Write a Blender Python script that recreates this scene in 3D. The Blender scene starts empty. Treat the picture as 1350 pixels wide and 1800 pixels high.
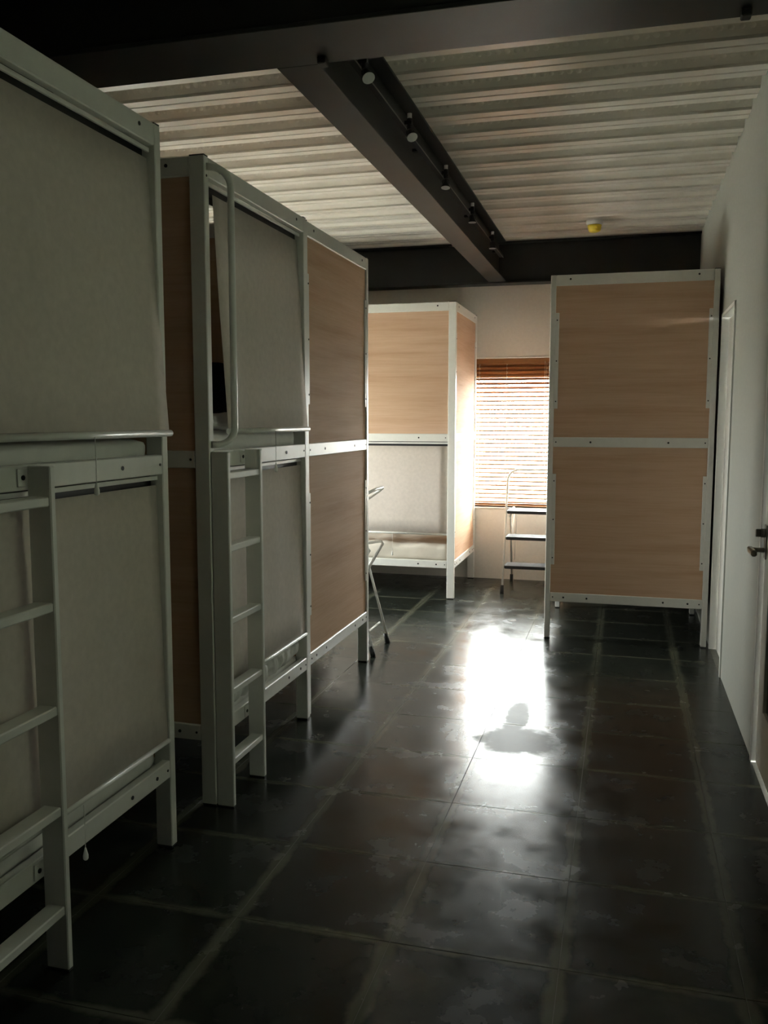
import bpy, math, random
from mathutils import Vector, Matrix, noise

random.seed(7)
S = bpy.context.scene
COL = S.collection

# ------------------------------------------------------------------ camera, sky, exposure
F_PX, PITCH, YAW, ROLL, CAM_H = 1545.35, 0.1050, 0.26584, 0.0009, 1.42
cam_d = bpy.data.cameras.new('camera')
cam = bpy.data.objects.new('camera', cam_d)
COL.objects.link(cam)
cam_d.sensor_fit = 'VERTICAL'
cam_d.sensor_height = 36.0
cam_d.lens = F_PX / 1800.0 * 36.0
cam_d.clip_start = 0.02
_f = Vector((-math.sin(YAW), math.cos(YAW), 0))
_r = Vector((math.cos(YAW), math.sin(YAW), 0))
_u = Vector((0, 0, 1))
_f2 = _f * math.cos(PITCH) - _u * math.sin(PITCH)
_u2 = _u * math.cos(PITCH) + _f * math.sin(PITCH)
_r3 = _r * math.cos(ROLL) + _u2 * math.sin(ROLL)
_u3 = _u2 * math.cos(ROLL) - _r * math.sin(ROLL)
_m = Matrix((_r3, _u3, -_f2)).transposed().to_4x4()
_m.translation = Vector((0, 0, CAM_H))
cam.matrix_world = _m
S.camera = cam

SKY = 48.0
world = bpy.data.worlds.new('overcast_sky')
S.world = world
world.use_nodes = True
bg = world.node_tree.nodes['Background']
bg.inputs['Color'].default_value = (0.96, 1.0, 0.985, 1)
bg.inputs['Strength'].default_value = SKY

S.view_settings.view_transform = 'Standard'
S.view_settings.look = 'None'
S.view_settings.gamma = 1
S.view_settings.use_curve_mapping = False
S.view_settings.exposure = 0.42
S.cycles.max_bounces = 9
S.cycles.diffuse_bounces = 6
S.cycles.glossy_bounces = 4
S.cycles.transparent_max_bounces = 12
S.cycles.caustics_reflective = True
S.cycles.use_denoising = True
S.cycles.sample_clamp_indirect = 0.0


def portal(name, loc, size_x, size_y, rot):
    L = bpy.data.lights.new(name, 'AREA')
    L.shape = 'RECTANGLE'
    L.size, L.size_y = size_x, size_y
    L.cycles.is_portal = True
    o = bpy.data.objects.new(name, L)
    COL.objects.link(o)
    o.location = loc
    o.rotation_euler = rot
    return o


# ------------------------------------------------------------------ materials
def mat(name, base, rough=0.5, metallic=0.0, spec=0.5, build=None):
    m = bpy.data.materials.new(name)
    m.use_nodes = True
    nt = m.node_tree
    b = nt.nodes['Principled BSDF']
    b.inputs['Base Color'].default_value = (*base, 1)
    b.inputs['Roughness'].default_value = rough
    b.inputs['Metallic'].default_value = metallic
    b.inputs['Specular IOR Level'].default_value = spec
    if build:
        build(nt, b)
    return m


def N(nt, t, **kw):
    n = nt.nodes.new(t)
    for k, v in kw.items():
        if k in n.inputs:
            n.inputs[k].default_value = v
        else:
            setattr(n, k, v)
    return n


def ramp(nt, stops, fac):
    r = nt.nodes.new('ShaderNodeValToRGB')
    el = r.color_ramp.elements
    while len(el) < len(stops):
        el.new(0.5)
    for e, (p, c) in zip(el, stops):
        e.position = p
        e.color = (*c, 1) if len(c) == 3 else c
    nt.links.new(fac, r.inputs[0])
    return r.outputs[0]


def speckle(scale, amount, bump=0.0, stretch=(1, 1, 1)):
    """fine paint / fabric variation on the flat base colour"""
    def build(nt, b):
        c = tuple(b.inputs['Base Color'].default_value)[:3]
        tc = N(nt, 'ShaderNodeTexCoord')
        mp = N(nt, 'ShaderNodeMapping')
        mp.inputs['Scale'].default_value = stretch
        nt.links.new(tc.outputs['Object'], mp.inputs[0])
        n = N(nt, 'ShaderNodeTexNoise', Scale=scale, Detail=3.0)
        nt.links.new(mp.outputs[0], n.inputs['Vector'])
        lo = tuple(x * (1 - amount) for x in c)
        hi = tuple(min(1, x * (1 + amount)) for x in c)
        nt.links.new(ramp(nt, [(0.3, lo), (0.7, hi)], n.outputs['Fac']), b.inputs['Base Color'])
        if bump:
            bp = N(nt, 'ShaderNodeBump', Strength=bump, Distance=0.002)
            nt.links.new(n.outputs['Fac'], bp.inputs['Height'])
            nt.links.new(bp.outputs[0], b.inputs['Normal'])
    return build


def wood_build(nt, b):
    tc = N(nt, 'ShaderNodeTexCoord')
    inf = N(nt, 'ShaderNodeObjectInfo')
    add = N(nt, 'ShaderNodeVectorMath', operation='MULTIPLY_ADD')
    cmb = N(nt, 'ShaderNodeCombineXYZ')
    for i in range(3):
        nt.links.new(inf.outputs['Random'], cmb.inputs[i])
    add.inputs[1].default_value = (7, 7, 7)
    nt.links.new(cmb.outputs[0], add.inputs[0])
    nt.links.new(tc.outputs['Object'], add.inputs[2])
    mp = N(nt, 'ShaderNodeMapping')
    mp.inputs['Scale'].default_value = (1.1, 1.1, 16)
    nt.links.new(add.outputs[0], mp.inputs[0])
    n = N(nt, 'ShaderNodeTexNoise', Scale=1.0, Detail=6.0, Roughness=0.6)
    nt.links.new(mp.outputs[0], n.inputs['Vector'])
    mp2 = N(nt, 'ShaderNodeMapping')
    mp2.inputs['Scale'].default_value = (4, 4, 150)
    nt.links.new(add.outputs[0], mp2.inputs[0])
    n2 = N(nt, 'ShaderNodeTexNoise', Scale=1.0, Detail=4.0)
    nt.links.new(mp2.outputs[0], n2.inputs['Vector'])
    mx = N(nt, 'ShaderNodeMix', data_type='FLOAT')
    mx.inputs[0].default_value = 0.28
    nt.links.new(n.outputs['Fac'], mx.inputs[2])
    nt.links.new(n2.outputs['Fac'], mx.inputs[3])
    col = ramp(nt, [(0.3, (0.50, 0.318, 0.202)), (0.5, (0.59, 0.394, 0.268)), (0.72, (0.66, 0.462, 0.330))], mx.outputs[0])
    nt.links.new(col, b.inputs['Base Color'])


TILE = 0.4545


def tile_build(nt, b):
    tc = N(nt, 'ShaderNodeTexCoord')
    geo = N(nt, 'ShaderNodeNewGeometry')
    inf = N(nt, 'ShaderNodeObjectInfo')
    pos = geo.outputs['Position']
    # wobble of the old adhesive lines along the joints
    wob = N(nt, 'ShaderNodeTexNoise', Scale=9.0, Detail=4.0, Roughness=0.65)
    nt.links.new(pos, wob.inputs['Vector'])
    sep = N(nt, 'ShaderNodeSeparateXYZ')
    nt.links.new(tc.outputs['Object'], sep.inputs[0])

    def edge(axis, width):
        a = N(nt, 'ShaderNodeMath', operation='ABSOLUTE')
        nt.links.new(sep.outputs[axis], a.inputs[0])
        d = N(nt, 'ShaderNodeMath', operation='SUBTRACT')
        d.inputs[0].default_value = TILE / 2
        nt.links.new(a.outputs[0], d.inputs[1])
        w = N(nt, 'ShaderNodeMath', operation='MULTIPLY_ADD')
        nt.links.new(wob.outputs['Fac'], w.inputs[0])
        w.inputs[1].default_value = -0.050
        nt.links.new(d.outputs[0], w.inputs[2])
        mr = N(nt, 'ShaderNodeMapRange', interpolation_type='SMOOTHSTEP')
        nt.links.new(w.outputs[0], mr.inputs['Value'])
        mr.inputs['From Min'].default_value = -0.030 + width
        mr.inputs['From Max'].default_value = -0.006 + width
        mr.inputs['To Min'].default_value = 1.0
        mr.inputs['To Max'].default_value = 0.0
        return mr.outputs[0]
    ex, ey = edge(0, 0.016), edge(1, 0.005)
    mxx = N(nt, 'ShaderNodeMath', operation='MAXIMUM')
    nt.links.new(ex, mxx.inputs[0])
    nt.links.new(ey, mxx.inputs[1])
    big = N(nt, 'ShaderNodeTexNoise', Scale=1.7, Detail=3.0)
    nt.links.new(pos, big.inputs['Vector'])
    vis = N(nt, 'ShaderNodeMapRange')
    nt.links.new(big.outputs['Fac'], vis.inputs['Value'])
    vis.inputs['From Min'].default_value = 0.35
    vis.inputs['From Max'].default_value = 0.62
    vis.inputs['To Min'].default_value = 0.4
    vis.inputs['To Max'].default_value = 0.95
    mk = N(nt, 'ShaderNodeMath', operation='MULTIPLY')
    nt.links.new(mxx.outputs[0], mk.inputs[0])
    nt.links.new(vis.outputs[0], mk.inputs[1])
    # body of the tile: dark mottled concrete grey, each a little different
    mot = N(nt, 'ShaderNodeTexNoise', Scale=5.5, Detail=5.0, Roughness=0.6, Distortion=0.2)
    nt.links.new(pos, mot.inputs['Vector'])
    body = ramp(nt, [(0.25, (0.0125, 0.0148, 0.0115)), (0.55, (0.0175, 0.0205, 0.016)), (0.8, (0.028, 0.031, 0.024))], mot.outputs['Fac'])
    tone = N(nt, 'ShaderNodeMapRange')
    nt.links.new(inf.outputs['Random'], tone.inputs['Value'])
    tone.inputs['To Min'].default_value = 0.72
    tone.inputs['To Max'].default_value = 1.25
    sc = N(nt, 'ShaderNodeVectorMath', operation='SCALE')
    nt.links.new(body, sc.inputs[0])
    nt.links.new(tone.outputs[0], sc.inputs['Scale'])
    mix = N(nt, 'ShaderNodeMix', data_type='RGBA')
    nt.links.new(mk.outputs[0], mix.inputs[0])
    nt.links.new(sc.outputs[0], mix.inputs[6])
    mix.inputs[7].default_value = (0.096, 0.098, 0.068, 1)
    nt.links.new(mix.outputs[2], b.inputs['Base Color'])
    # sealer worn unevenly: gloss varies in patches
    rn = N(nt, 'ShaderNodeTexNoise', Scale=5.0, Detail=5.0, Roughness=0.62, Distortion=0.1)
    nt.links.new(pos, rn.inputs['Vector'])
    rr = N(nt, 'ShaderNodeMapRange')
    nt.links.new(rn.outputs['Fac'], rr.inputs['Value'])
    rr.inputs['From Min'].default_value = 0.3
    rr.inputs['From Max'].default_value = 0.75
    rr.inputs['To Min'].default_value = 0.15
    rr.inputs['To Max'].default_value = 0.34
    # one duller patch in the aisle, rougher and less glossy
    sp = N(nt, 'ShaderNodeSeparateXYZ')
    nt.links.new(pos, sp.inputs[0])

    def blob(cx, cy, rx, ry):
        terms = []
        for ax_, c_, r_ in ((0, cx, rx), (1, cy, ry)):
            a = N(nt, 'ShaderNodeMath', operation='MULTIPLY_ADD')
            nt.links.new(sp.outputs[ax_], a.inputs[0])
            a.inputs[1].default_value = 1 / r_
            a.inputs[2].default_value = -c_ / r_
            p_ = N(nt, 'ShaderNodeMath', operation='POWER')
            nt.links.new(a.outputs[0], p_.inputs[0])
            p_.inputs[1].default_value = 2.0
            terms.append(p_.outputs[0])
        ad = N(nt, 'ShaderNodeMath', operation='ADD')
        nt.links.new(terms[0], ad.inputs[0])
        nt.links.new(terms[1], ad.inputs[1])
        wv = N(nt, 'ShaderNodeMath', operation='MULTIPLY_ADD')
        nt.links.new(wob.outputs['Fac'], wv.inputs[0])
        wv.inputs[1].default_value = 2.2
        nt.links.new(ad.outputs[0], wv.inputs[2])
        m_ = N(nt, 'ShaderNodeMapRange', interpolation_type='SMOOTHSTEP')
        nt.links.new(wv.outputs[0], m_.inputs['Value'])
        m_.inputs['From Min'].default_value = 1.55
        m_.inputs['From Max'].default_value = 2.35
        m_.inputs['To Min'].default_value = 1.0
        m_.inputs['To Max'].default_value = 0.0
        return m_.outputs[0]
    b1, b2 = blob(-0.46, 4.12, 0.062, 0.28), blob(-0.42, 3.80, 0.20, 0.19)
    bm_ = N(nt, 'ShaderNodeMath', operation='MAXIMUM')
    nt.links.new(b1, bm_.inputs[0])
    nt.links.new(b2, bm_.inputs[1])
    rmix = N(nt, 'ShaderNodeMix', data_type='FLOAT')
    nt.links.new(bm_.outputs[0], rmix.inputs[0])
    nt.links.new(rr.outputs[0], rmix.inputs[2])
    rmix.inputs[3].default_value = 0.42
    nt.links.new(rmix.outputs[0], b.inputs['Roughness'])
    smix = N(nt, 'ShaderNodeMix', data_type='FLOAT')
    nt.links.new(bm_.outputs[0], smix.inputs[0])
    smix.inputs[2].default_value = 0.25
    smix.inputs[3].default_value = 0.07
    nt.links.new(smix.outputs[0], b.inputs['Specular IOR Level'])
    bp2 = N(nt, 'ShaderNodeBump', Strength=0.03, Distance=0.01)
    nt.links.new(mot.outputs['Fac'], bp2.inputs['Height'])
    nt.links.new(bp2.outputs[0], b.inputs['Normal'])


def glass_mat(name, tint, gloss):
    m = bpy.data.materials.new(name)
    m.use_nodes = True
    nt = m.node_tree
    nt.nodes.remove(nt.nodes['Principled BSDF'])
    out = nt.nodes['Material Output']
    t = N(nt, 'ShaderNodeBsdfTransparent')
    t.inputs[0].default_value = (*tint, 1)
    g = N(nt, 'ShaderNodeBsdfGlossy')
    g.inputs['Roughness'].default_value = 0.02
    mx = N(nt, 'ShaderNodeMixShader')
    mx.inputs[0].default_value = gloss
    nt.links.new(t.outputs[0], mx.inputs[1])
    nt.links.new(g.outputs[0], mx.inputs[2])
    nt.links.new(mx.outputs[0], out.inputs[0])
    return m


def fabric_build(nt, b):
    speckle(40, 0.05, 0.25)(nt, b)
    b.inputs['Sheen Weight'].default_value = 0.15


M = dict(
    frame=mat('white_powder_coat', (0.72, 0.715, 0.67), 0.34, build=speckle(30, 0.02)),
    wood=mat('beech_laminate', (0.6, 0.4, 0.25), 0.72, spec=0.08, build=wood_build),
    shade=mat('cream_blind_fabric', (0.60, 0.535, 0.475), 0.85, spec=0.15, build=fabric_build),
    linen=mat('white_linen', (0.74, 0.73, 0.70), 0.9, spec=0.1, build=speckle(14, 0.05, 0.3)),
    beige=mat('beige_linen', (0.60, 0.55, 0.47), 0.9, spec=0.1, build=speckle(14, 0.05, 0.3)),
    navy=mat('navy_blanket', (0.012, 0.014, 0.022), 0.95, spec=0.1, build=speckle(25, 0.2, 0.4)),
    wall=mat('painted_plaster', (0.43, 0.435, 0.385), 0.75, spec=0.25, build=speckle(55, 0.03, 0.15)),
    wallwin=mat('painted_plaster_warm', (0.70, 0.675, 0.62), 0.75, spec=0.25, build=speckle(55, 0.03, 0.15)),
    joint=mat('tile_joint', (0.085, 0.083, 0.062), 0.7, build=speckle(40, 0.2)),
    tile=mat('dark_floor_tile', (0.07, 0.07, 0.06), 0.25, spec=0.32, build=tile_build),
    deck=mat('painted_steel_deck', (0.85, 0.815, 0.75), 0.34, spec=0.5, build=speckle(6, 0.04)),
    slab=mat('concrete_slab', (0.25, 0.25, 0.24), 0.9, build=speckle(9, 0.1)),
    steel=mat('dark_painted_steel', (0.021, 0.022, 0.020), 0.5, spec=0.5, build=speckle(8, 0.12)),
    blackp=mat('black_plastic', (0.012, 0.012, 0.012), 0.45, build=speckle(30, 0.1)),
    bolt=mat('dark_bolt', (0.03, 0.03, 0.03), 0.4, metallic=0.6, build=speckle(30, 0.1)),
    chrome=mat('brushed_metal', (0.30, 0.29, 0.26), 0.35, metallic=0.9, build=speckle(40, 0.1)),
    slat=mat('orange_wood_slat', (0.22, 0.088, 0.024), 0.5, build=speckle(8, 0.14, stretch=(1, 10, 10))),
    cord=mat('white_cord', (0.75, 0.74, 0.70), 0.8, build=speckle(60, 0.05)),
    lens=mat('white_lamp_lens', (0.82, 0.82, 0.80), 0.4, build=speckle(60, 0.03)),
    yellow=mat('yellow_plastic', (0.72, 0.55, 0.04), 0.35, build=speckle(30, 0.06)),
    door=mat('door_paint', (0.66, 0.645, 0.58), 0.45, build=speckle(25, 0.03)),
    dglass=mat('dark_door_glass', (0.035, 0.037, 0.035), 0.12, spec=0.5, build=speckle(10, 0.1)),
    tread=mat('black_tread', (0.018, 0.018, 0.019), 0.42, build=speckle(80, 0.2, 0.4)),
    pane=glass_mat('clear_window_glass', (0.97, 0.98, 0.97), 0.05),
    ground=mat('pale_ground', (0.58, 0.56, 0.50), 0.9, build=speckle(3, 0.1)),
)


# ------------------------------------------------------------------ mesh helpers
class MB:
    def __init__(self):
        self.v, self.f, self.s = [], [], []

    def face(self, idx, smooth=False):
        self.f.append(idx)
        self.s.append(smooth)

    def box(self, x0, x1, y0, y1, z0, z1, c=0.0):
        """box with chamfered edges"""
        b = len(self.v)
        if c <= 0:
            for z in (z0, z1):
                for y in (y0, y1):
                    for x in (x0, x1):
                        self.v.append((x, y, z))
            for q in ((0, 2, 3, 1), (4, 5, 7, 6), (0, 1, 5, 4), (2, 6, 7, 3), (0, 4, 6, 2), (1, 3, 7, 5)):
                self.face([b + i for i in q])
            return self
        c = min(c, (x1 - x0) * .45, (y1 - y0) * .45, (z1 - z0) * .45)
        X, Y, Z = (x0, x1), (y0, y1), (z0, z1)
        ix = {}
        for i in (0, 1):
            for j in (0, 1):
                for k in (0, 1):
                    sx, sy, sz = (1, -1)[i], (1, -1)[j], (1, -1)[k]
                    for a in range(3):
                        p = [X[i] + sx * c, Y[j] + sy * c, Z[k] + sz * c]
                        p[a] = (X[i], Y[j], Z[k])[a]
                        ix[i, j, k, a] = len(self.v)
                        self.v.append(tuple(p))
        g = lambda i, j, k, a: ix[i, j, k, a]
        for i in (0, 1):
            q = [g(i, 0, 0, 0), g(i, 1, 0, 0), g(i, 1, 1, 0), g(i, 0, 1, 0)]
            self.face(q if i else q[::-1])
            q = [g(0, i, 0, 1), g(1, i, 0, 1), g(1, i, 1, 1), g(0, i, 1, 1)]
            self.face(q[::-1] if i else q)
            q = [g(0, 0, i, 2), g(1, 0, i, 2), g(1, 1, i, 2), g(0, 1, i, 2)]
            self.face(q if i else q[::-1])
        for i in (0, 1):
            for j in (0, 1):
                q = [g(i, j, 0, 0), g(i, j, 1, 0), g(i, j, 1, 1), g(i, j, 0, 1)]
                self.face(q if (i == j) == False else q[::-1])
                q = [g(0, i, j, 1), g(1, i, j, 1), g(1, i, j, 2), g(0, i, j, 2)]
                self.face(q if (i == j) == False else q[::-1])
                q = [g(i, 0, j, 0), g(i, 1, j, 0), g(i, 1, j, 2), g(i, 0, j, 2)]
                self.face(q if (i == j) else q[::-1])
        for i in (0, 1):
            for j in (0, 1):
                for k in (0, 1):
                    q = [g(i, j, k, 0), g(i, j, k, 1), g(i, j, k, 2)]
                    self.face(q if (i + j + k) % 2 == 1 else q[::-1])
        return self

    def tube(self, pts, r, n=10, cap=True):
        pts = [Vector(p) for p in pts]
        b = len(self.v)
        t0 = (pts[1] - pts[0]).normalized()
        up = Vector((0, 0, 1)) if abs(t0.z) < 0.9 else Vector((1, 0, 0))
        nrm = t0.cross(up).normalized()
        for i, p in enumerate(pts):
            if i == 0:
                t = t0
            elif i == len(pts) - 1:
                t = (pts[i] - pts[i - 1]).normalized()
            else:
                t = ((pts[i] - pts[i - 1]).normalized() + (pts[i + 1] - pts[i]).normalized()).normalized()
            nrm = (nrm - t * nrm.dot(t)).normalized()
            bn = t.cross(nrm)
            rr = r[i] if isinstance(r, (list, tuple)) else r
            for k in range(n):
                a = 2 * math.pi * k / n
                self.v.append(tuple(p + nrm * (rr * math.cos(a)) + bn * (rr * math.sin(a))))
        for i in range(len(pts) - 1):
            for k in range(n):
                k2 = (k + 1) % n
                self.face([b + i * n + k, b + i * n + k2, b + (i + 1) * n + k2, b + (i + 1) * n + k], True)
        if cap:
            self.face([b + k for k in range(n)][::-1])
            e = b + (len(pts) - 1) * n
            self.face([e + k for k in range(n)])
        return self

    def rods(self, pts, w, d):
        """flat bar between two points: w along world x or y, see caller"""
        return self.tube(pts, w, 4)

    def quad(self, a, b_, c, d):
        i = len(self.v)
        self.v += [tuple(a), tuple(b_), tuple(c), tuple(d)]
        self.face([i, i + 1, i + 2, i + 3])
        return self

    def mesh(self, name, off=(0, 0, 0)):
        me = bpy.data.meshes.new(name)
        ox, oy, oz = off
        me.from_pydata([(x - ox, y - oy, z - oz) for x, y, z in self.v], [], self.f)
        me.polygons.foreach_set('use_smooth', self.s)
        me.update()
        return me


def link(o, parent=None):
    COL.objects.link(o)
    if parent is not None:
        o.parent = parent
    return o


ORG = {}          # world origin of each object (no rotations are used on parents)


def obj(name, mb, m, parent=None, fix=True):
    off = ORG[parent.name] if parent is not None else (0, 0, 0)
    me = mb.mesh(name, off)
    me.materials.append(M[m] if isinstance(m, str) else m)
    if fix:
        import bmesh
        bm = bmesh.new()
        bm.from_mesh(me)
        bmesh.ops.recalc_face_normals(bm, faces=bm.faces)
        bm.to_mesh(me)
        bm.free()
    o = link(bpy.data.objects.new(name, me), parent)
    ORG[o.name] = off
    return o


def inst(name, me, loc, parent, rot=None):
    off = ORG[parent.name]
    o = link(bpy.data.objects.new(name, me), parent)
    o.location = (loc[0] - off[0], loc[1] - off[1], loc[2] - off[2])
    if rot:
        o.rotation_euler = rot
    ORG[o.name] = loc
    return o


def thing(name, loc, label, cat, group=None):
    o = link(bpy.data.objects.new(name, None))
    o.empty_display_size = 0.1
    o.location = loc
    ORG[o.name] = tuple(loc)
    return tag(o, label, cat, group)


def tag(o, label, cat, group=None):
    o['label'] = label
    o['category'] = cat
    if group:
        o['group'] = group
    return o


def struct(name, mb, m, label=None):
    o = obj(name, mb, m)
    o['kind'] = 'structure'
    if label:
        o['label'] = label
    return o


def arc(c, r, a0, a1, ax1, ax2, n=8):
    c, ax1, ax2 = Vector(c), Vector(ax1), Vector(ax2)
    return [c + ax1 * (r * math.cos(a0 + (a1 - a0) * i / n)) + ax2 * (r * math.sin(a0 + (a1 - a0) * i / n)) for i in range(n + 1)]


# ------------------------------------------------------------------ room shell
XW, YF, ZC = 0.552, 7.775, 2.9175       # right wall, window wall, deck underside
XL, YN = -3.50, -2.60                   # left wall, wall behind the camera
WT = 0.16                               # wall thickness
WX0, WX1, WZ0, WZ1 = -1.44, -0.36, 0.645, 1.952   # window opening

# floor slab and tiles
floor = struct('floor', MB().box(XL - WT, XW + WT, YN - WT, YF + WT, -0.25, -0.0012), 'joint', 'dark tiled floor with pale adhesive lines')
g = 0.0012
LX0, LY0 = -0.125, 2.19
import itertools
tcache = {}
ks = range(-9, 3)
js = range(-11, 14)
for k in ks:
    for j in js:
        x0, x1 = LX0 + k * TILE, LX0 + (k + 1) * TILE
        y0, y1 = LY0 + j * TILE, LY0 + (j + 1) * TILE
        cx, cy = (x0 + x1) / 2, (y0 + y1) / 2
        x0c, x1c, y0c, y1c = max(x0, XL), min(x1, XW), max(y0, YN), min(y1, YF)
        if x1c - x0c < 0.03 or y1c - y0c < 0.03:
            continue
        key = tuple(round(t, 4) for t in (x0c - cx, x1c - cx, y0c - cy, y1c - cy))
        if key not in tcache:
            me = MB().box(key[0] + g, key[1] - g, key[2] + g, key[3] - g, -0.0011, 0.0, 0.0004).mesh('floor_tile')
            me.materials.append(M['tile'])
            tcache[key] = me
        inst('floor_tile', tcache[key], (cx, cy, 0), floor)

# window wall with the opening
mb = MB()
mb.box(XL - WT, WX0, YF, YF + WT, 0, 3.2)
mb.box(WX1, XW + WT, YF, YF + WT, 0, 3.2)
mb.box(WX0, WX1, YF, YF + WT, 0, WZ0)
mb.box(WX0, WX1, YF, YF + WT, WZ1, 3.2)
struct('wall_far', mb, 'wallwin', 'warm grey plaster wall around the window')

# right wall with two door recesses
D1A, D1B, D1H = 5.062, 5.72, 2.05
D2A, D2B, D2H = 2.95, 3.84, 2.06
mb = MB()
mb.box(XW, XW + WT, D1B, YF, 0, 3.2)
mb.box(XW, XW + WT, D2B, D1A, 0, 3.2)
NY0, NY1, NZ0, NZ1 = 1.70, 2.80, 0.95, 2.10      # added frosted fill window beside the camera, out of view
mb.box(XW, XW + WT, YN, NY0, 0, 3.2)
mb.box(XW, XW + WT, NY1, D2A, 0, 3.2)
mb.box(XW, XW + WT, NY0, NY1, 0, NZ0)
mb.box(XW, XW + WT, NY0, NY1, NZ1, 3.2)
mb.box(XW, XW + WT, D1A, D1B, D1H, 3.2)
mb.box(XW, XW + WT, D2A, D2B, D2H, 3.2)
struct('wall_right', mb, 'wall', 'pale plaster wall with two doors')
# left wall, with the side window of the cross aisle between the third bunk and the window-wall bunk
SY0, SY1, SZ0, SZ1 = 5.50, 6.32, 0.74, 1.70
mb = MB()
mb.box(XL - WT, XL, YN - WT, SY0, 0, 3.2)
mb.box(XL - WT, XL, SY1, YF, 0, 3.2)
mb.box(XL - WT, XL, SY0, SY1, 0, SZ0)
mb.box(XL - WT, XL, SY0, SY1, SZ1, 3.2)
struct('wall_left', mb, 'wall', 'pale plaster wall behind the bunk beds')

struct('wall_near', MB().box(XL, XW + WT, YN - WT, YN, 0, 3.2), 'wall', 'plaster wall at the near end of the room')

# ------------------------------------------------------------------ ceiling: slab, steel deck panels, beams
ceiling = struct('ceiling', MB().box(XL - WT, XW + WT, YN - WT, YF + WT, ZC + 0.09, ZC + 0.25), 'slab', 'corrugated steel deck ceiling')
PITCH_D = 0.2872
prof = []
for q in range(2):
    o = q * PITCH_D
    prof += [(o + 0.000, 0.0), (o + 0.056, 0.0), (o + 0.058, 0.014), (o + 0.068, 0.014), (o + 0.070, 0.0), (o + 0.126, 0.0),
             (o + 0.136, 0.068), (o + 0.240, 0.068), (o + 0.273, 0.010),
             (o + 0.2735, 0.034), (o + 0.2815, 0.034), (o + 0.282, 0.0)]
prof.append((2 * PITCH_D, 0.0))
xa, xb = XL, XW
mb = MB()
for (y, z) in prof:
    mb.v += [(xa, y, z), (xb, y, z)]
for i in range(len(prof) - 1):
    mb.face([2 * i, 2 * i + 1, 2 * i + 3, 2 * i + 2])
n0 = len(prof)
for (y, z) in reversed(prof):      # upper skin gives the sheet its thickness
    mb.v += [(xa, y, z + 0.0015), (xb, y, z + 0.0015)]
for i in range(n0, 2 * n0 - 1):
    mb.face([2 * i, 2 * i + 1, 2 * i + 3, 2 * i + 2])
deck_me = mb.mesh('deck_panel')
deck_me.materials.append(M['deck'])
mbd = MB()                          # row of pressed dimples on the sloping side of each flute
for q in range(2):
    y0, z0, y1, z1 = q * PITCH_D + 0.240, 0.068, q * PITCH_D + 0.273, 0.010
    nrm = Vector((0, -(z0 - z1), -(y1 - y0))).normalized()
    along = Vector((0, y1 - y0, z1 - z0)).normalized()
    c = Vector((0, (y0 + y1) / 2, (z0 + z1) / 2))
    nd = int((xb - xa) / 0.040)
    for i in range(nd):
        cc = c + Vector((xa + 0.02 + i * 0.040, 0, 0))
        b = len(mbd.v)
        for k in range(6):
            a = math.pi * 2 * k / 6
            mbd.v.append(tuple(cc + Vector((1, 0, 0)) * 0.014 * math.cos(a) + along * 0.011 * math.sin(a)))
        mbd.v.append(tuple(cc + nrm * 0.008))
        for k in range(6):
            mbd.face([b + k, b + (k + 1) % 6, b + 6], True)
dim_me = mbd.mesh('dimple_row')
dim_me.materials.append(M['deck'])
y = 2.865 + 0.03
starts = [3.905 - 0.0 - 2 * PITCH_D * i for i in range(1, 12)] + [3.905 + 2 * PITCH_D * i for i in range(0, 7)]
for y in sorted(starts):
    if y < YN - 0.3 or y > YF - 0.05:
        continue
    p = inst('deck_panel', deck_me, (0, y - 0.002, ZC), ceiling)
    if y > 2.2:
        d = inst('dimple_row', dim_me, (0, y - 0.002, ZC), p)
        d['kind'] = 'stuff'


def ibeam_x(mb, xc0, xc1, yc, w, z0, z1, tf=0.014, tw=0.009):
    mb.box(xc0, xc1, yc - w / 2, yc + w / 2, z0, z0 + tf, 0.002)
    mb.box(xc0, xc1, yc - w / 2, yc + w / 2, z1 - tf, z1, 0.002)
    mb.box(xc0, xc1, yc - tw / 2, yc + tw / 2, z0 + tf, z1 - tf)


ZB = 2.582
mb = MB()
ibeam_x(mb, XL, XW, 2.728, 0.278, ZB, ZC - 0.002)
near_beam = struct('trim_1', mb, 'steel', 'dark steel cross beam nearest the camera')
mb = MB()
ibeam_x(mb, XL, XW, 7.690, 0.150, ZB - 0.012, ZC - 0.002)
far_beam = struct('trim_2', mb, 'steel', 'dark steel cross beam above the window wall')
mb = MB()
BXC, BW = -1.080, 0.146
y0, y1 = 2.718, 7.60
mb.box(BXC - BW / 2, BXC + BW / 2, 2.868, 7.613, ZB, ZB + 0.012, 0.002)
mb.box(BXC - BW / 2, BXC + BW / 2, 2.868, 7.613, ZC - 0.014, ZC - 0.002, 0.002)
mb.box(BXC - 0.004, BXC + 0.004, 2.73, 7.68, ZB + 0.012, ZC - 0.014)
long_beam = struct('trim_3', mb, 'steel', 'dark steel beam running to the window wall')
# bolt heads / lugs under the near beam
for (x, y_) in ((-0.975, 2.822), (0.301, 2.816)):
    obj('beam_lug', MB().box(x - 0.014, x + 0.014, y_ - 0.02, y_ + 0.02, ZB - 0.024, ZB, 0.003), 'blackp', near_beam)

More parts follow.
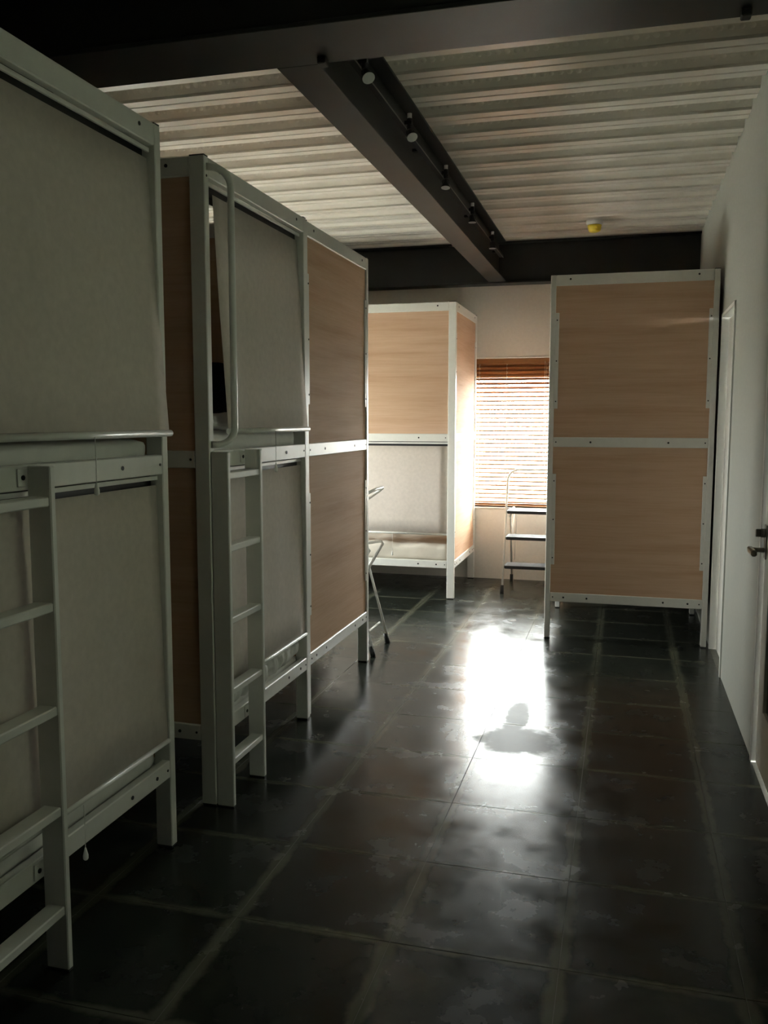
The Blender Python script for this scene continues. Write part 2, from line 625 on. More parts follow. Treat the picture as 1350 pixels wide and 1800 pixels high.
# ------------------------------------------------------------------ window, blind, sill
fr = 0.045
yo = YF + 0.115
mb = MB()
mb.box(WX0, WX0 + fr, yo, yo + 0.045, WZ0, WZ1, 0.003)
win = struct('window_1', mb, 'frame', 'bright window behind the wooden slat blind')
obj('window_frame', MB().box(WX1 - fr, WX1, yo, yo + 0.045, WZ0, WZ1, 0.003), 'frame', win)
obj('window_frame', MB().box(WX0 + fr, WX1 - fr, yo, yo + 0.045, WZ0, WZ0 + fr, 0.003), 'frame', win)
obj('window_head', MB().box(WX0 + fr, WX1 - fr, yo - 0.01, yo + 0.045, WZ1 - 0.165, WZ1, 0.003), 'slat', win)
mx = (WX0 + WX1) / 2
for (a, b_) in ((WX0 + fr, mx), (mx, WX1 - fr)):
    obj('pane', MB().box(a, b_, yo + 0.02, yo + 0.024, WZ0 + fr, WZ1 - 0.165), 'pane', win)
obj('window_sill', MB().box(WX0 - 0.02, WX1 + 0.02, YF - 0.012, yo, WZ0 - 0.016, WZ0, 0.003), 'frame', win)
obj('reveal_trim', MB().box(WX0 - 0.02, WX1 + 0.02, YF - 0.008, YF + 0.004, WZ1, WZ1 + 0.010, 0.002), 'frame', win)

YBL = YF + 0.040
blind = thing('venetian_blind', (mx, YBL, WZ0), 'orange wooden slat blind hanging in the window', 'blind')
bx0, bx1 = WX0 + 0.008, WX1 - 0.008
obj('head_rail', MB().box(bx0, bx1, YBL - 0.022, YBL + 0.024, WZ1 - 0.046, WZ1 - 0.002, 0.003), 'slat', blind)
SP, SW, ST = 0.0372, 0.040, 0.0028
tilt = math.radians(33)
# one slat, slightly crowned across its width
mbs = MB()
nseg = 4
L = bx1 - bx0
for side in (0, 1):
    for i in range(nseg + 1):
        t = i / nseg - 0.5
        yy = t * SW
        zz = 0.0022 * (1 - (2 * t) ** 2) + side * ST
        y2 = yy * math.cos(tilt) - zz * math.sin(tilt)
        z2 = yy * math.sin(tilt) + zz * math.cos(tilt)
        mbs.v += [(-L / 2, y2, z2), (L / 2, y2, z2)]
for side in (0, 1):
    for i in range(nseg):
        a = side * (nseg + 1) * 2 + i * 2
        mbs.face([a, a + 1, a + 3, a + 2], True)
o2 = (nseg + 1) * 2
mbs.face([0, 1, o2 + 1, o2])
mbs.face([nseg * 2, nseg * 2 + 1, o2 + nseg * 2 + 1, o2 + nseg * 2])
slat_me = mbs.mesh('slat')
slat_me.materials.append(M['slat'])
zz = WZ1 - 0.070
while zz > WZ0 + 0.045:
    inst('slat', slat_me, (mx, YBL, zz), blind)
    zz -= SP
obj('bottom_rail', MB().box(bx0, bx1, YBL - 0.02, YBL + 0.02, WZ0 + 0.018, WZ0 + 0.034, 0.003), 'slat', blind)
for cx in (-1.25, -1.009, -0.664):
    for dy in (-0.021, 0.021):
        obj('ladder_cord', MB().tube([(cx, YBL + dy, WZ1 - 0.05), (cx, YBL + dy, WZ0 + 0.03)], 0.0012, 5), 'cord', blind)
obj('lift_cord', MB().tube([(-0.678, YBL - 0.026, WZ1 - 0.03), (-0.678, YBL - 0.027, 1.05)], 0.0016, 5), 'cord', blind)

# side window of the cross aisle
mb = MB()
mb.box(XL - 0.11, XL - 0.06, SY0, SY0 + 0.05, SZ0, SZ1, 0.003)
win3 = struct('window_3', mb, 'frame', 'side window of the cross aisle in the left wall')
for a, b_, c_, d_ in ((SY1 - 0.05, SY1, SZ0, SZ1), (SY0 + 0.05, SY1 - 0.05, SZ0, SZ0 + 0.05), (SY0 + 0.05, SY1 - 0.05, SZ1 - 0.05, SZ1)):
    obj('window_frame', MB().box(XL - 0.11, XL - 0.06, a, b_, c_, d_, 0.003), 'frame', win3)
obj('pane', MB().box(XL - 0.088, XL - 0.084, SY0 + 0.05, SY1 - 0.05, SZ0 + 0.05, SZ1 - 0.05), 'pane', win3)
portal('side_window_daylight', (XL - WT + 0.005, (SY0 + SY1) / 2, (SZ0 + SZ1) / 2), SZ1 - SZ0, SY1 - SY0, (0, -math.pi / 2, 0))

# frosted window added in the right wall as fill light for the near bunks
mb = MB()
mb.box(XW + 0.05, XW + 0.10, NY0, NY0 + 0.05, NZ0, NZ1, 0.003)
fill_win = struct('fill_window', mb, 'frame', 'added frosted fill window in the right wall, out of view')
for a, b_, c_, d_ in ((NY1 - 0.05, NY1, NZ0, NZ1), (NY0 + 0.05, NY1 - 0.05, NZ0, NZ0 + 0.05), (NY0 + 0.05, NY1 - 0.05, NZ1 - 0.05, NZ1)):
    obj('window_frame', MB().box(XW + 0.05, XW + 0.10, a, b_, c_, d_, 0.003), 'frame', fill_win)
FROST = bpy.data.materials.new('fill_window_glass')
FROST.use_nodes = True
_nt = FROST.node_tree
_nt.nodes.remove(_nt.nodes['Principled BSDF'])
_t = N(_nt, 'ShaderNodeBsdfTranslucent')
_t.inputs[0].default_value = (0.150, 0.158, 0.136, 1)
_nt.links.new(_t.outputs[0], _nt.nodes['Material Output'].inputs[0])
obj('pane', MB().box(XW + 0.072, XW + 0.076, NY0 + 0.05, NY1 - 0.05, NZ0 + 0.05, NZ1 - 0.05), FROST, fill_win)

portal('window_daylight', ((WX0 + WX1) / 2, YF + WT - 0.005, (WZ0 + WZ1 - 0.165) / 2), WX1 - WX0, WZ1 - WZ0 - 0.165, (-math.pi / 2, 0, 0))
portal('fill_window_daylight', (XW + WT - 0.005, (NY0 + NY1) / 2, (NZ0 + NZ1) / 2), NZ1 - NZ0, NY1 - NY0, (0, math.pi / 2, 0))

# pale ground outside, so that daylight also comes up from below the sill
mb = MB()
mb.box(-40, 30, YF + WT + 0.02, YF + 40, -0.6, -0.5)
mb.box(-40, XL - WT - 0.02, -20, YF + WT + 0.02, -0.6, -0.5)
mb.box(XW + WT + 0.02, 30, -20, YF + WT + 0.02, -0.6, -0.5)
struct('added_overhang', MB().box(-6, 3, YF + WT, YF + WT + 0.42, 2.30, 2.42), 'slab', 'added overhang outside the window, unseen')  # unseen overhang, added to cut the high sky at the window
struct('ground_outside', mb, 'ground', 'ground outside the windows')

# ------------------------------------------------------------------ doors
# far door: recessed leaf, slim casing
cs = 0.024
mb = MB().box(XW + 0.034, XW + 0.074, D1A + cs + 0.004, D1B - cs - 0.005, 0.004, D1H - cs - 0.005, 0.002)
door1 = struct('door_1', mb, 'door', 'closed flush door beside the corner bunk')
obj('door_casing', MB().box(XW - 0.009, XW + 0.09, D1A + 0.0005, D1A + cs, 0, D1H - 0.0005, 0.002), 'frame', door1)
obj('door_casing', MB().box(XW - 0.009, XW + 0.09, D1B - cs, D1B - 0.0005, 0, D1H - 0.0005, 0.002), 'frame', door1)
obj('door_casing', MB().box(XW - 0.009, XW + 0.09, D1A + cs, D1B - cs, D1H - cs, D1H - 0.0005, 0.002), 'frame', door1)
# near door: stile and rail door with a dark pane and a lever handle
xd = XW + 0.012
mb = MB().box(xd, xd + 0.036, D2B - 0.150, D2B - 0.030, 0.008, D2H - 0.03, 0.002)
door2 = struct('door_2', mb, 'door', 'near door with a dark glass pane')
obj('door_stile', MB().box(xd, xd + 0.036, D2A + 0.03, D2A + 0.150, 0.008, D2H - 0.03, 0.002), 'door', door2)
obj('door_rail', MB().box(xd, xd + 0.036, D2A + 0.150, D2B - 0.150, 0.008, 0.255, 0.002), 'door', door2)
obj('door_rail', MB().box(xd, xd + 0.036, D2A + 0.150, D2B - 0.150, D2H - 0.15, D2H - 0.03, 0.002), 'door', door2)
obj('door_pane', MB().box(xd + 0.014, xd + 0.022, D2A + 0.150, D2B - 0.150, 0.255, D2H - 0.15), 'dglass', door2)
obj('door_casing', MB().box(XW - 0.007, XW + 0.06, D2B - 0.026, D2B, 0, D2H, 0.002), 'frame', door2)
obj('door_casing', MB().box(XW - 0.007, XW + 0.06, D2A, D2A + 0.026, 0, D2H, 0.002), 'frame', door2)
obj('door_casing', MB().box(XW - 0.007, XW + 0.06, D2A + 0.026, D2B - 0.026, D2H - 0.026, D2H, 0.002), 'frame', door2)
yh = 3.790
h = obj('door_handle', MB().box(xd - 0.006, xd, yh - 0.022, yh + 0.022, 0.86, 1.00, 0.003), 'chrome', door2)
mb = MB()
mb.tube([(xd - 0.004, yh, 0.897), (xd - 0.055, yh, 0.897)], 0.010, 10)
mb.box(xd - 0.070, xd - 0.048, yh - 0.115, yh + 0.014, 0.884, 0.910, 0.006)
obj('lever', mb, 'chrome', h)
mb = MB()
mb.tube([(xd - 0.004, yh, 0.966), (xd - 0.022, yh, 0.966)], 0.018, 12)
mb.box(xd - 0.042, xd - 0.020, yh - 0.006, yh + 0.006, 0.950, 0.982, 0.003)
obj('thumb_turn', mb, 'chrome', h)

# ------------------------------------------------------------------ bunk beds
BH = 2.318
PL, PW = 0.058, 0.034            # post section along the length / the width of a bunk
ZR = [(0.245, 0.304), (1.246, 1.308), (2.252, BH)]      # bottom, middle, top rails
LEV = [(0.304, 1.246), (1.308, 2.252)]
bolt_me = {}
for ax in 'xy':
    mbb = MB()
    d = Vector((1, 0, 0)) if ax == 'x' else Vector((0, 1, 0))
    mbb.tube([d * -0.0015, d * 0.0015], 0.0065, 8)
    bolt_me[ax] = mbb.mesh('bolt')
    bolt_me[ax].materials.append(M['bolt'])
sbolt_me = {}
for ax in 'xy':
    mbb = MB()
    d = Vector((1, 0, 0)) if ax == 'x' else Vector((0, 1, 0))
    mbb.tube([d * -0.0015, d * 0.0015], 0.0045, 8)
    sbolt_me[ax] = mbb.mesh('bolt')
    sbolt_me[ax].materials.append(M['bolt'])


def fbox(face, u0, u1, d0, d1, z0, z1, c=0.0, ext=None, mb=None):
    """box given on a bunk face: u along the face, d = depth behind the face plane (negative = in front)"""
    x0, x1, y0, y1 = ext
    mb = mb or MB()
    if face == '+x':
        return mb.box(x1 - d1, x1 - d0, u0, u1, z0, z1, c)
    if face == '-x':
        return mb.box(x0 + d0, x0 + d1, u0, u1, z0, z1, c)
    if face == '+y':
        return mb.box(u0, u1, y1 - d1, y1 - d0, z0, z1, c)
    return mb.box(u0, u1, y0 + d0, y0 + d1, z0, z1, c)


def fpt(face, u, d, z, ext):
    x0, x1, y0, y1 = ext
    return {'+x': (x1 - d, u, z), '-x': (x0 + d, u, z), '+y': (u, y1 - d, z), '-y': (u, y0 + d, z)}[face]


def bunk(label, ext, length, faces, mids=(), ladder_to=None):
    """ext = x0,x1,y0,y1; length = axis of the mattress; faces: {face: (lower, upper)}"""
    x0, x1, y0, y1 = ext
    root = thing('bunk_bed', ((x0 + x1) / 2, (y0 + y1) / 2, 0), label, 'bunk bed', 'white framed bunk beds')
    px, py = (PL, PW) if length == 'x' else (PW, PL)
    spots = [(x0, y0), (x1 - px, y0), (x0, y1 - py), (x1 - px, y1 - py)]
    for (a, b_) in spots:
        p = obj('post', MB().box(a, a + px, b_, b_ + py, 0.006, BH, 0.003), 'frame', root)
        obj('foot_pad', MB().box(a + 0.002, a + px - 0.002, b_ + 0.002, b_ + py - 0.002, 0, 0.006), 'blackp', p)
        obj('end_cap', MB().box(a + 0.001, a + px - 0.001, b_ + 0.001, b_ + py - 0.001, BH, BH + 0.004, 0.001), 'blackp', p)
    for (a, b_) in mids:
        p = obj('middle_leg', MB().box(a, a + px, b_, b_ + py, 0.006, 0.245, 0.003), 'frame', root)
        obj('foot_pad', MB().box(a + 0.002, a + px - 0.002, b_ + 0.002, b_ + py - 0.002, 0, 0.006), 'blackp', p)
    for face, (lo, hi) in faces.items():
        if face[1] == 'x':
            u0, u1, ax = y0 + py, y1 - py, 'x'
        else:
            u0, u1, ax = x0 + px, x1 - px, 'y'
        mid = (u0 + u1) / 2
        for i, (za, zb) in enumerate(ZR):
            r = obj('rail', fbox(face, u0, u1, 0.001, 0.030, za, zb, 0.003, ext), 'frame', root)
            zc = (za + zb) / 2 + (0.006 if i == 2 else 0)
            offs = [0.380] if i == 2 else ([0.235, 0.45] if i == 1 else [0.235, 0.382, 0.45])
            half = (u1 - u0) / 2
            for o_ in offs:
                for s_ in (-1, 1):
                    uu = mid + s_ * (half - (0.467 - o_))
                    if face == '+x' and ladder_to and i < 2 and uu < ladder_to:
                        continue
                    big = abs(o_ - 0.45) > 0.01
                    inst('bolt', (bolt_me if big else sbolt_me)[ax], fpt(face, uu, 0.0005, zc, ext), r)
        for lev, kind in enumerate((lo, hi)):
            za, zb = LEV[lev]
            if kind == 'panel':
                obj('panel', fbox(face, u0 - 0.004, u1 + 0.004, 0.010, 0.026, za - 0.004, zb + 0.004, 0, ext), 'wood', root)
                sa, sb = ((0.487, 1.074), (1.489, 2.086))[lev]
                ends = ((u0 - 0.002, u0 + 0.022), (u1 - 0.022, u1 + 0.002)) if face[1] == length else ()
                for (ua, ub) in ends:
                    st = obj('panel_strip', fbox(face, ua, ub, 0.002, 0.012, sa, sb, 0.002, ext), 'frame', root)
                    for zz_ in (sa + 0.045, (sa + sb) / 2, sb - 0.045):
                        inst('bolt', sbolt_me[ax], fpt(face, (ua + ub) / 2, 0.0015, zz_, ext), st)
            elif kind and kind[0] == 'shade':
                _, uA, uB, zbar, dtop, dbot, cord = kind
                top = zb - 0.012
                # lip under the rail; a black box behind it stands in for slot shadow
                obj('shade_lip', fbox(face, u0, u1, 0.020, 0.028, zb - 0.018, zb - 0.005, 0.001, ext), 'frame', root)
                obj('dark_slot_backing', fbox(face, u0 + 0.004, u1 - 0.004, 0.040, 0.085, zb - 0.050, zb - 0.002, 0.004, ext), 'blackp', root)
                sh = MB()
                n = 6
                nu = 14
                pts = []
                for k in range(n + 1):
                    t = k / n
                    z_ = top - 0.023 + (zbar - top + 0.023) * t
                    d_ = dtop + (dbot - dtop) * t
                    for q in range(nu + 1):
                        u_ = uA + (uB - uA) * q / nu
                        w_ = 0.0025 * math.sin(q * 1.7 + k * 0.6) * math.sin(math.pi * t) + 0.002 * noise.noise((u_ * 5, k * 0.5, 1.3))
                        pts.append(fpt(face, u_, d_ + w_, z_, ext))
                b0 = len(sh.v)
                sh.v += pts
                for k in range(n):
                    for q in range(nu):
                        i0 = b0 + k * (nu + 1) + q
                        sh.face([i0, i0 + 1, i0 + nu + 2, i0 + nu + 1], True)
                so = obj('roller_shade', sh, 'shade', root)
                sol = so.modifiers.new('thickness', 'SOLIDIFY')
                sol.thickness = 0.0012
                bar = MB()
                bar.tube([fpt(face, uA, dbot, zbar, ext), fpt(face, uB + 0.006, dbot, zbar, ext)], 0.0105 if lev else 0.008, 12)
                obj('bottom_bar', bar, 'frame', so)
                if cord:
                    uc, zk = cord
                    cd = MB()
                    dd = dbot - 0.013
                    cd.tube([fpt(face, uc, dd, zbar - 0.004, ext), fpt(face, uc + 0.002, dd, (zbar + zk) / 2, ext), fpt(face, uc, dd, zk + 0.016, ext)], 0.0013, 5)
                    obj('pull_cord', cd, 'cord', so)
                    kn = MB()
                    kn.tube([fpt(face, uc, dd, zk + z_, ext) for z_ in (0.018, 0.010, -0.004, -0.014, -0.018)], [0.002, 0.004, 0.0075, 0.0075, 0.004], 8)
                    obj('cord_knob', kn, 'cord', so)
    for lev, zt in enumerate((0.262, 1.262)):
        obj('mattress_base', MB().box(x0 + 0.031, x1 - 0.031, y0 + 0.031, y1 - 0.031, zt, zt + 0.018), 'frame', root)
    return root


def handrail(root, face, u, s, ext, z0=1.33, z1=2.283, out=0.045, r=0.0125):
    """bent grab tube bolted to a post: leaves the face, runs down, returns"""
    A = Vector(fpt(face, u, 0.0, 0, ext))
    o = (Vector(fpt(face, u, -1, 0, ext)) - A) * 0.75 + (Vector(fpt(face, u + s, 0, 0, ext)) - A) * 0.66
    o.normalize()
    a = 0.075 if out > 0.04 else out
    z = Vector((0, 0, 1))
    pts = [A + z * z1]
    L_ = 0.085
    pts += arc(A + o * (L_ - 0.06) + z * (z1 - 0.06), 0.06, math.pi / 2, 0, o, z, 7)
    pts += arc(A + o * (L_ - 0.06) + z * (z0 + 0.06), 0.06, 0, -math.pi / 2, o, z, 7)
    pts.append(A + z * z0)
    mb = MB()
    mb.tube(pts, r, 12)
    hr = obj('grab_rail', mb, 'frame', root)
    for zz_ in (z0, z1):
        inst('bolt', sbolt_me[face[1]], tuple(A + z * (zz_ - 0.03)), hr)
    return hr


def ladder(root, face, ua, ub, ext, top=1.306):
    """flat-stile ladder leaning on the bunk face; ua/ub = outer edges along the face"""
    st = 0.020
    lad = obj('ladder', fbox(face, ua, ua + st, -0.068, -0.002, 0.004, top, 0.003, ext), 'frame', root)
    obj('ladder_stile', fbox(face, ub - st, ub, -0.068, -0.002, 0.004, top, 0.003, ext), 'frame', lad)
    for (a, b_) in ((ua, ua + st), (ub - st, ub)):
        obj('foot_pad', fbox(face, a + 0.001, b_ - 0.001, -0.067, -0.003, 0, 0.004, 0, ext), 'blackp', lad)
    for z in (0.180, 0.444, 0.706, 0.970, 1.232):
        obj('rung', fbox(face, ua + st, ub - st, -0.064, -0.014, z - 0.024, z, 0.003, ext), 'frame', lad)
    for zc in (0.275, 1.278):
        for (a, b_) in ((ua + st, ua + st + 0.034), (ub - st - 0.034, ub - st)):
            pl = obj('ladder_bracket', fbox(face, a, b_, -0.004, 0.000, zc - 0.022, zc + 0.022, 0.001, ext), 'frame', lad)
            inst('bolt', bolt_me[face[1]], fpt(face, (a + b_) / 2, -0.005, zc, ext), pl)
    return lad


# A: nearest on the left
EA = (-3.46, -1.411, 1.540, 2.543)
A = bunk('nearest white bunk bed at left, both cream blinds pulled down, ladder cut by the frame', EA, 'x',
         {'+x': (('shade', 1.580, 2.508, 0.370, 0.026, 0.006, (2.02, 0.225)), ('shade', 1.600, 2.520, 1.376, 0.030, -0.020, (2.092, 1.232))),
          '-x': ('panel', 'panel'), '+y': ('panel', 'panel'), '-y': ('panel', 'panel')}, ladder_to=1.90)
ladder(A, '+x', 1.545, 1.864, EA)
handrail(A, '+x', 1.556, 1, EA)

# B1: second on the left, with a gap beside its upper blind
EB = (-3.46, -1.411, 2.838, 3.842)
B1 = bunk('white bunk bed second from the camera, upper blind gaping beside a curved grab rail', EB, 'x',
          {'+x': (('shade', 2.880, 3.806, 0.418, 0.026, 0.006, None), ('shade', 2.968, 3.806, 1.376, 0.034, -0.014, (3.386, 1.222))),
           '-x': ('panel', 'panel'), '+y': ('panel', 'panel'), '-y': ('panel', 'panel')}, ladder_to=3.20)
ladder(B1, '+x', 2.842, 3.148, EB)
handrail(B1, '+x', 2.855, 1, EB)

# B2: closed wooden end towards the aisle
EB2 = (-3.47, -1.420, 3.848, 4.874)
B2 = bunk('white bunk bed third from the camera, wood panels closing its aisle end', EB2, 'x',
          {'+x': ('panel', 'panel'), '-x': ('panel', 'panel'), '-y': ('panel', 'panel'),
           '+y': (('shade', -2.45, -1.50, 0.418, 0.026, 0.006, None), ('shade', -2.45, -1.54, 1.376, 0.034, -0.014, None))})
handrail(B2, '+y', -1.449, -1, EB2)

# D: back left by the window
ED = (-3.32, -1.270, 6.765, 7.762)
DB = bunk('white bunk bed against the window wall, wood panel above a half lowered blind', ED, 'x',
          {'-y': (('shade', -2.35, -1.332, 0.515, 0.026, 0.012, (-1.772, 0.352)), 'panel'), '+x': ('panel', 'panel'),
           '-x': ('panel', 'panel'), '+y': ('panel', 'panel')})
# R: back right along the right wall
ER = (-0.471, 0.5295, 5.710, 7.762)
RB = bunk('white bunk bed at right beside the doors, two wood end panels facing the camera', ER, 'y',
          {'-y': ('panel', 'panel'), '+x': ('panel', 'panel'),
           '-x': (('shade', 5.80, 7.70, 0.418, 0.026, 0.006, None), ('shade', 5.80, 7.70, 1.376, 0.034, 0.006, None))},
          mids=((-0.471, 6.672), (0.4955, 6.672)))


# ------------------------------------------------------------------ mattresses and bedding
def soft_box(x0, x1, y0, y1, z0, z1, r=0.03, amp=0.004, freq=6.0, nx=40, ny=24, nz=4, seed=0.0, top_amp=None, fy=1.0):
    mb = MB()
    top_amp = amp if top_amp is None else top_amp

    def pt(a, b_, c):
        # rounded box: clamp to inner box then push out
        x, y, z = x0 + (x1 - x0) * a, y0 + (y1 - y0) * b_, z0 + (z1 - z0) * c
        q = Vector((min(max(x, x0 + r), x1 - r), min(max(y, y0 + r), y1 - r), min(max(z, z0 + r), z1 - r)))
        d = Vector((x, y, z)) - q
        p = q + d.normalized() * r if d.length > 1e-6 else q
        n_ = noise.fractal(Vector((p.x * freq + seed, p.y * freq * fy, p.z * freq * (1.5 if fy == 1.0 else 0.5))), 1.0, 2.0, 4)
        nrm = d.normalized() if d.length > 1e-6 else Vector((0, 0, 0))
        w = top_amp if nrm.z > 0.5 else amp
        return tuple(p + nrm * (n_ * w))
    idx = {}

    def vid(i, j, k):
        key = (i, j, k)
        if key not in idx:
            idx[key] = len(mb.v)
            mb.v.append(pt(i / nx, j / ny, k / nz))
        return idx[key]
    for i in range(nx):
        for j in range(ny):
            for k in (0, nz):
                mb.face([vid(i, j, k), vid(i + 1, j, k), vid(i + 1, j + 1, k), vid(i, j + 1, k)], True)
    for i in range(nx):
        for k in range(nz):
            for j in (0, ny):
                mb.face([vid(i, j, k), vid(i + 1, j, k), vid(i + 1, j, k + 1), vid(i, j, k + 1)], True)
    for j in range(ny):
        for k in range(nz):
            for i in (0, nx):
                mb.face([vid(i, j, k), vid(i, j + 1, k), vid(i, j + 1, k + 1), vid(i, j, k + 1)], True)
    return mb


def mattress(ext, lev, label, m='linen', z=None, amp=0.004, **kw):
    z0 = (0.280, 1.280)[lev]
    z1 = z0 + (z or 0.09)
    x0, x1, y0, y1 = ext
    o = obj('mattress', soft_box(x0 + 0.07, x1 - 0.040, y0 + 0.045, y1 - 0.045, z0, z1, amp=amp, **kw), m)
    return tag(o, label, 'mattress', 'mattresses in the bunk beds')


mattress(EA, 1, 'white mattress end showing under the upper blind of the nearest bunk', z=0.080)
mattress(EA, 0, 'white mattress under the lower blind of the nearest bunk', z=0.085)
mattress(EB, 1, 'white mattress on the upper level of the second bunk from the camera', z=0.10)
mattress(EB, 0, 'thin mattress on the lower level of the second bunk from the camera', z=0.04)
mattress(EB2, 0, 'mattress on the lower level of the third bunk from the camera', z=0.08)
mattress(EB2, 1, 'mattress on the upper level of the third bunk from the camera', z=0.08)
mattress((-3.31, -1.27, 6.765, 7.76), 0, 'beige mattress below the half lowered blind of the bunk by the window wall', 'beige', z=0.150, amp=0.008, freq=5.0, top_amp=0.022, nx=70, ny=40, nz=8, r=0.05)
mattress((-3.31, -1.27, 6.765, 7.76), 1, 'mattress on the upper level of the bunk by the window wall', z=0.08)
mattress(ER, 0, 'mattress on the lower level of the bunk beside the doors', z=0.08)
mattress(ER, 1, 'mattress on the upper level of the bunk beside the doors', z=0.08)

# crumpled bedding in the lower level of B1
x0, x1, y0, y1 = EB
q = obj('duvet', soft_box(x0 + 0.6, x1 - 0.020, y0 + 0.05, y1 - 0.06, 0.323, 0.412, r=0.038, amp=0.024, freq=8.0, fy=2.6, nx=50, ny=110, nz=12, seed=3.1, top_amp=0.008), 'linen')
tag(q, 'crumpled white duvet bulging below the lower blind of the second bunk', 'duvet')
q = obj('folded_sheet', soft_box(-2.4, -1.452, y0 + 0.045, y0 + 0.40, 1.381, 1.44, r=0.025, amp=0.010, freq=12.0, nx=40, ny=20, nz=5, seed=5.0), 'linen')
tag(q, 'white bedding seen through the gap beside the upper blind of the second bunk', 'bedding')
q = obj('folded_blanket', soft_box(-2.30, -1.66, y0 + 0.42, y1 - 0.06, 1.381, 1.66, r=0.05, amp=0.010, freq=9.0, nx=30, ny=24, nz=8, seed=6.0), 'navy')
tag(q, 'dark folded blanket behind the upper blind gap of the second bunk', 'blanket')

# ------------------------------------------------------------------ spotlights on their track
track = thing('lighting_track', (-1.030, 2.9, 2.76), 'thin lighting track along the right side of the long dark beam', 'track')
TX = -1.030
obj('track_rail', MB().box(TX - 0.016, TX + 0.016, 2.90, 7.50, 2.762, 2.784, 0.002), 'steel', track)
obj('track_edge', MB().box(TX + 0.013, TX + 0.0175, 2.90, 7.50, 2.759, 2.764, 0.001), 'chrome', track)
for yy in (3.1, 4.5, 6.0, 7.3):
    obj('track_bracket', MB().box(BXC + 0.004, TX - 0.014, yy - 0.015, yy + 0.015, 2.766, 2.780, 0.001), 'blackp', track)
SPOT = [(3.36, -0.45, 0.42, 'spotlight nearest the camera on the dark beam, lens tilted towards the aisle'),
        (4.085, -0.48, 0.36, 'second spotlight from the camera on the dark beam, lens tilted forward'),
        (4.940, -0.15, 0.0, 'third spotlight from the camera on the dark beam, pointing down'),
        (5.820, 0.0, 0.0, 'fourth spotlight from the camera on the dark beam, pointing down'),
        (6.725, 0.0, 0.0, 'spotlight farthest from the camera on the dark beam, near the window wall')]
for (ys, tx, ty, lab) in SPOT:
    X0 = -0.992
    t = thing('spotlight', (X0, ys, 2.70), lab, 'spotlight', 'spotlights on the ceiling beam')
    obj('mount_cap', MB().tube([(X0, ys, 2.790), (X0, ys, 2.815)], 0.011, 12), 'lens', t)
    mb = MB()
    mb.box(TX + 0.010, X0 + 0.012, ys - 0.014, ys + 0.014, 2.764, 2.782, 0.002)
    mb.tube([(X0, ys, 2.792), (X0, ys, 2.745)], 0.013, 12)
    obj('adapter', mb, 'blackp', t)
    # head: joint at z 2.745, axis pointing down, tilted
    ax = Vector((math.sin(ty), math.sin(tx), -math.cos(tx) * math.cos(ty))).normalized()
    J = Vector((X0, ys, 2.745))
    mb = MB()
    for s_ in (-1, 1):
        mb.tube([J + Vector((0, 0, 0)), J + Vector((0.017 * s_, 0, 0)) + ax * 0.012, J + Vector((0.019 * s_, 0, 0)) + ax * 0.030], 0.0022, 6)
    obj('yoke', mb, 'blackp', t)
    mb = MB()
    mb.tube([J + ax * a for a in (0.006, 0.012, 0.030, 0.046, 0.052)], [0.008, 0.013, 0.016, 0.025, 0.0265], 18)
    obj('lamp_head', mb, 'blackp', t)
    obj('lamp_lens', MB().tube([J + ax * 0.0518, J + ax * 0.0545], 0.0245, 18), 'lens', t)

# ------------------------------------------------------------------ smoke detector
dx, dy = -0.262, 7.02
det = thing('smoke_detector', (dx, dy, ZC - 0.07), 'yellow capped smoke detector on the ceiling above the right bunk', 'detector')
obj('detector_base', MB().tube([(dx, dy, ZC), (dx, dy, ZC - 0.024), (dx, dy, ZC - 0.036)], [0.062, 0.062, 0.055], 24), 'lens', det)
mb = MB()
mb.tube([(dx, dy, ZC - 0.036 - z) for z in (0.0, 0.020, 0.042, 0.050)], [0.053, 0.050, 0.044, 0.030], 24)
obj('detector_cap', mb, 'yellow', det)
obj('detector_grip', MB().box(dx + 0.010, dx + 0.022, dy - 0.053, dy - 0.044, ZC - 0.070, ZC - 0.052, 0.002), 'yellow', det)


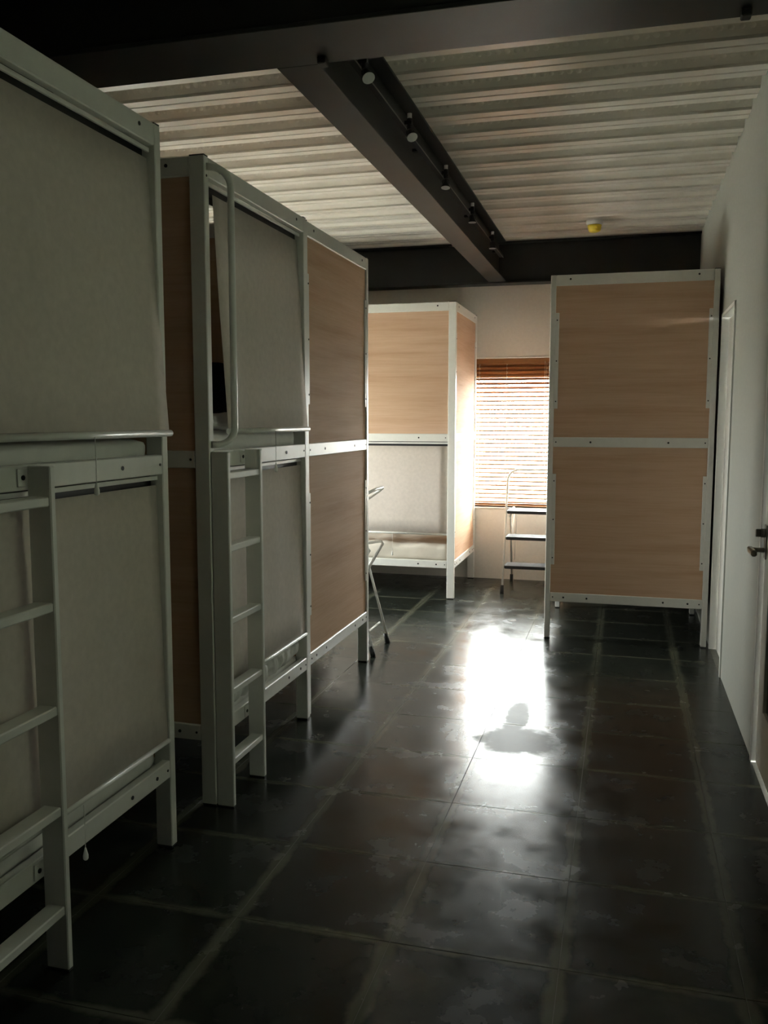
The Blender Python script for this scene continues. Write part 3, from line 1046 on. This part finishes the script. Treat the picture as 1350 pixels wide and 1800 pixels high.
# ------------------------------------------------------------------ step ladders
def step_stool(origin, axis, label, width, front_out=0.0):
    """three-tread folding step ladder. local: w across, s from front foot (0) towards the rear foot, z up.
    axis = (across vector, front-to-rear vector)"""
    O = Vector(origin)
    W, Sv = Vector(axis[0]), Vector(axis[1])
    P = lambda w, s, z: O + W * w + Sv * s + Vector((0, 0, z))
    t = thing('step_ladder', origin, label, 'step ladder', 'folding step ladders')
    fs = lambda z: 0.30 * z                       # front frame leans back with height
    # front frame: two legs joined by a rounded handle
    r = 0.0095
    hz = 1.0
    pts = [P(0, fs(0.03), 0.03), P(0, fs(0.5), 0.5), P(0, fs(0.86), 0.86)]
    k = 0.09
    lean = lambda z: fs(z) + front_out * max(0, z - 0.80)
    a_ = [P(k - k * math.cos(q_ * math.pi / 12), lean(hz - k + k * math.sin(q_ * math.pi / 12)), hz - k + k * math.sin(q_ * math.pi / 12)) for q_ in range(0, 7)]
    b_ = [P(width - k + k * math.sin(q_ * math.pi / 12), lean(hz - k + k * math.cos(q_ * math.pi / 12)), hz - k + k * math.cos(q_ * math.pi / 12)) for q_ in range(0, 7)]
    pts += a_ + b_ + [P(width, fs(0.86), 0.86), P(width, fs(0.5), 0.5), P(width, fs(0.03), 0.03)]
    mb = MB()
    mb.tube(pts, r, 10)
    ff = obj('front_frame', mb, 'frame', t)
    # rear legs
    for w in (0.012, width - 0.012):
        obj('rear_leg', MB().tube([P(w, 0.555, 0.03), P(w, 0.39, 0.635), P(w, 0.34, 0.648), P(w, fs(0.66) + 0.02, 0.648)], 0.0085, 10), 'frame', t)
    for w in (0.026, width - 0.026):
        obj('support_arm', MB().tube([P(w, fs(0.64) + 0.01, 0.600), P(w, 0.48, 0.652), P(w, 0.515, 0.656), P(w, 0.525, 0.640), P(w, 0.44, 0.500), P(w, 0.395, 0.40)], 0.0105, 8), 'frame', t)
    obj('rear_stretcher', MB().tube([P(0.012, 0.50, 0.13), P(width - 0.012, 0.50, 0.13)], 0.006, 8), 'frame', t)
    for w, s_ in ((0, 0.0), (width, 0.0), (0.012, 0.555), (width - 0.012, 0.555)):
        sl = 0.009 if s_ == 0 else -0.018
        obj('rubber_foot', MB().tube([P(w, s_ + sl * 0, 0.0), P(w, s_ + sl * 0.4, 0.022), P(w, s_ + sl, 0.062)], [0.0165, 0.0155, 0.0135], 12), 'blackp', t)
    # treads with folding arms
    for z, dep in ((0.228, 0.20), (0.458, 0.20), (0.668, 0.22)):
        c0 = fs(z) - 0.075
        lo, hi = [], []
        pr = [(0.012, 0.02), (0.02, 0.0), (width - 0.02, 0.0), (width - 0.012, 0.02), (width - 0.012, dep - 0.02), (width - 0.02, dep), (0.02, dep), (0.012, dep - 0.02)]
        m_ = MB()
        n = len(pr)
        for zz_ in (z - 0.026, z - 0.022, z - 0.004, z):
            sh = 0.004 if zz_ in (z - 0.026, z) else 0.0
            for (w, s_) in pr:
                ww = w + (sh if w < width / 2 else -sh)
                ss = s_ + (sh if s_ < dep / 2 else -sh)
                m_.v.append(tuple(P(ww, c0 + ss, zz_)))
        for l_ in range(3):
            for i in range(n):
                m_.face([l_ * n + i, l_ * n + (i + 1) % n, (l_ + 1) * n + (i + 1) % n, (l_ + 1) * n + i])
        m_.face(list(range(n))[::-1])
        m_.face([3 * n + i for i in range(n)])
        tr = obj('tread', m_, 'tread', t)
        arm = MB()
        for w in (0.075, width - 0.075):
            arm.tube([P(w, c0 + dep - 0.02, z - 0.026), P(w - 0.012, c0 + dep + 0.03, z - 0.225)], 0.0035, 6)
        obj('tread_brace', arm, 'frame', tr)
        gr = MB()
        for i in range(6):
            s_ = 0.03 + i * (dep - 0.06) / 5
            gr.tube([P(0.03, c0 + s_, z), P(width - 0.03, c0 + s_, z)], 0.0015, 4)
        obj('tread_grip', gr, 'tread', tr)
    return t


step_stool((-0.937, 7.140, 0), ((1, 0, 0), (0, 1, 0)), 'white step ladder with three black treads under the window', 0.425)
step_stool((-1.975, 4.962, 0), ((0, 1, 0), (1, 0, 0)), 'white step ladder half hidden behind the third bunk', 0.36, front_out=1.2)
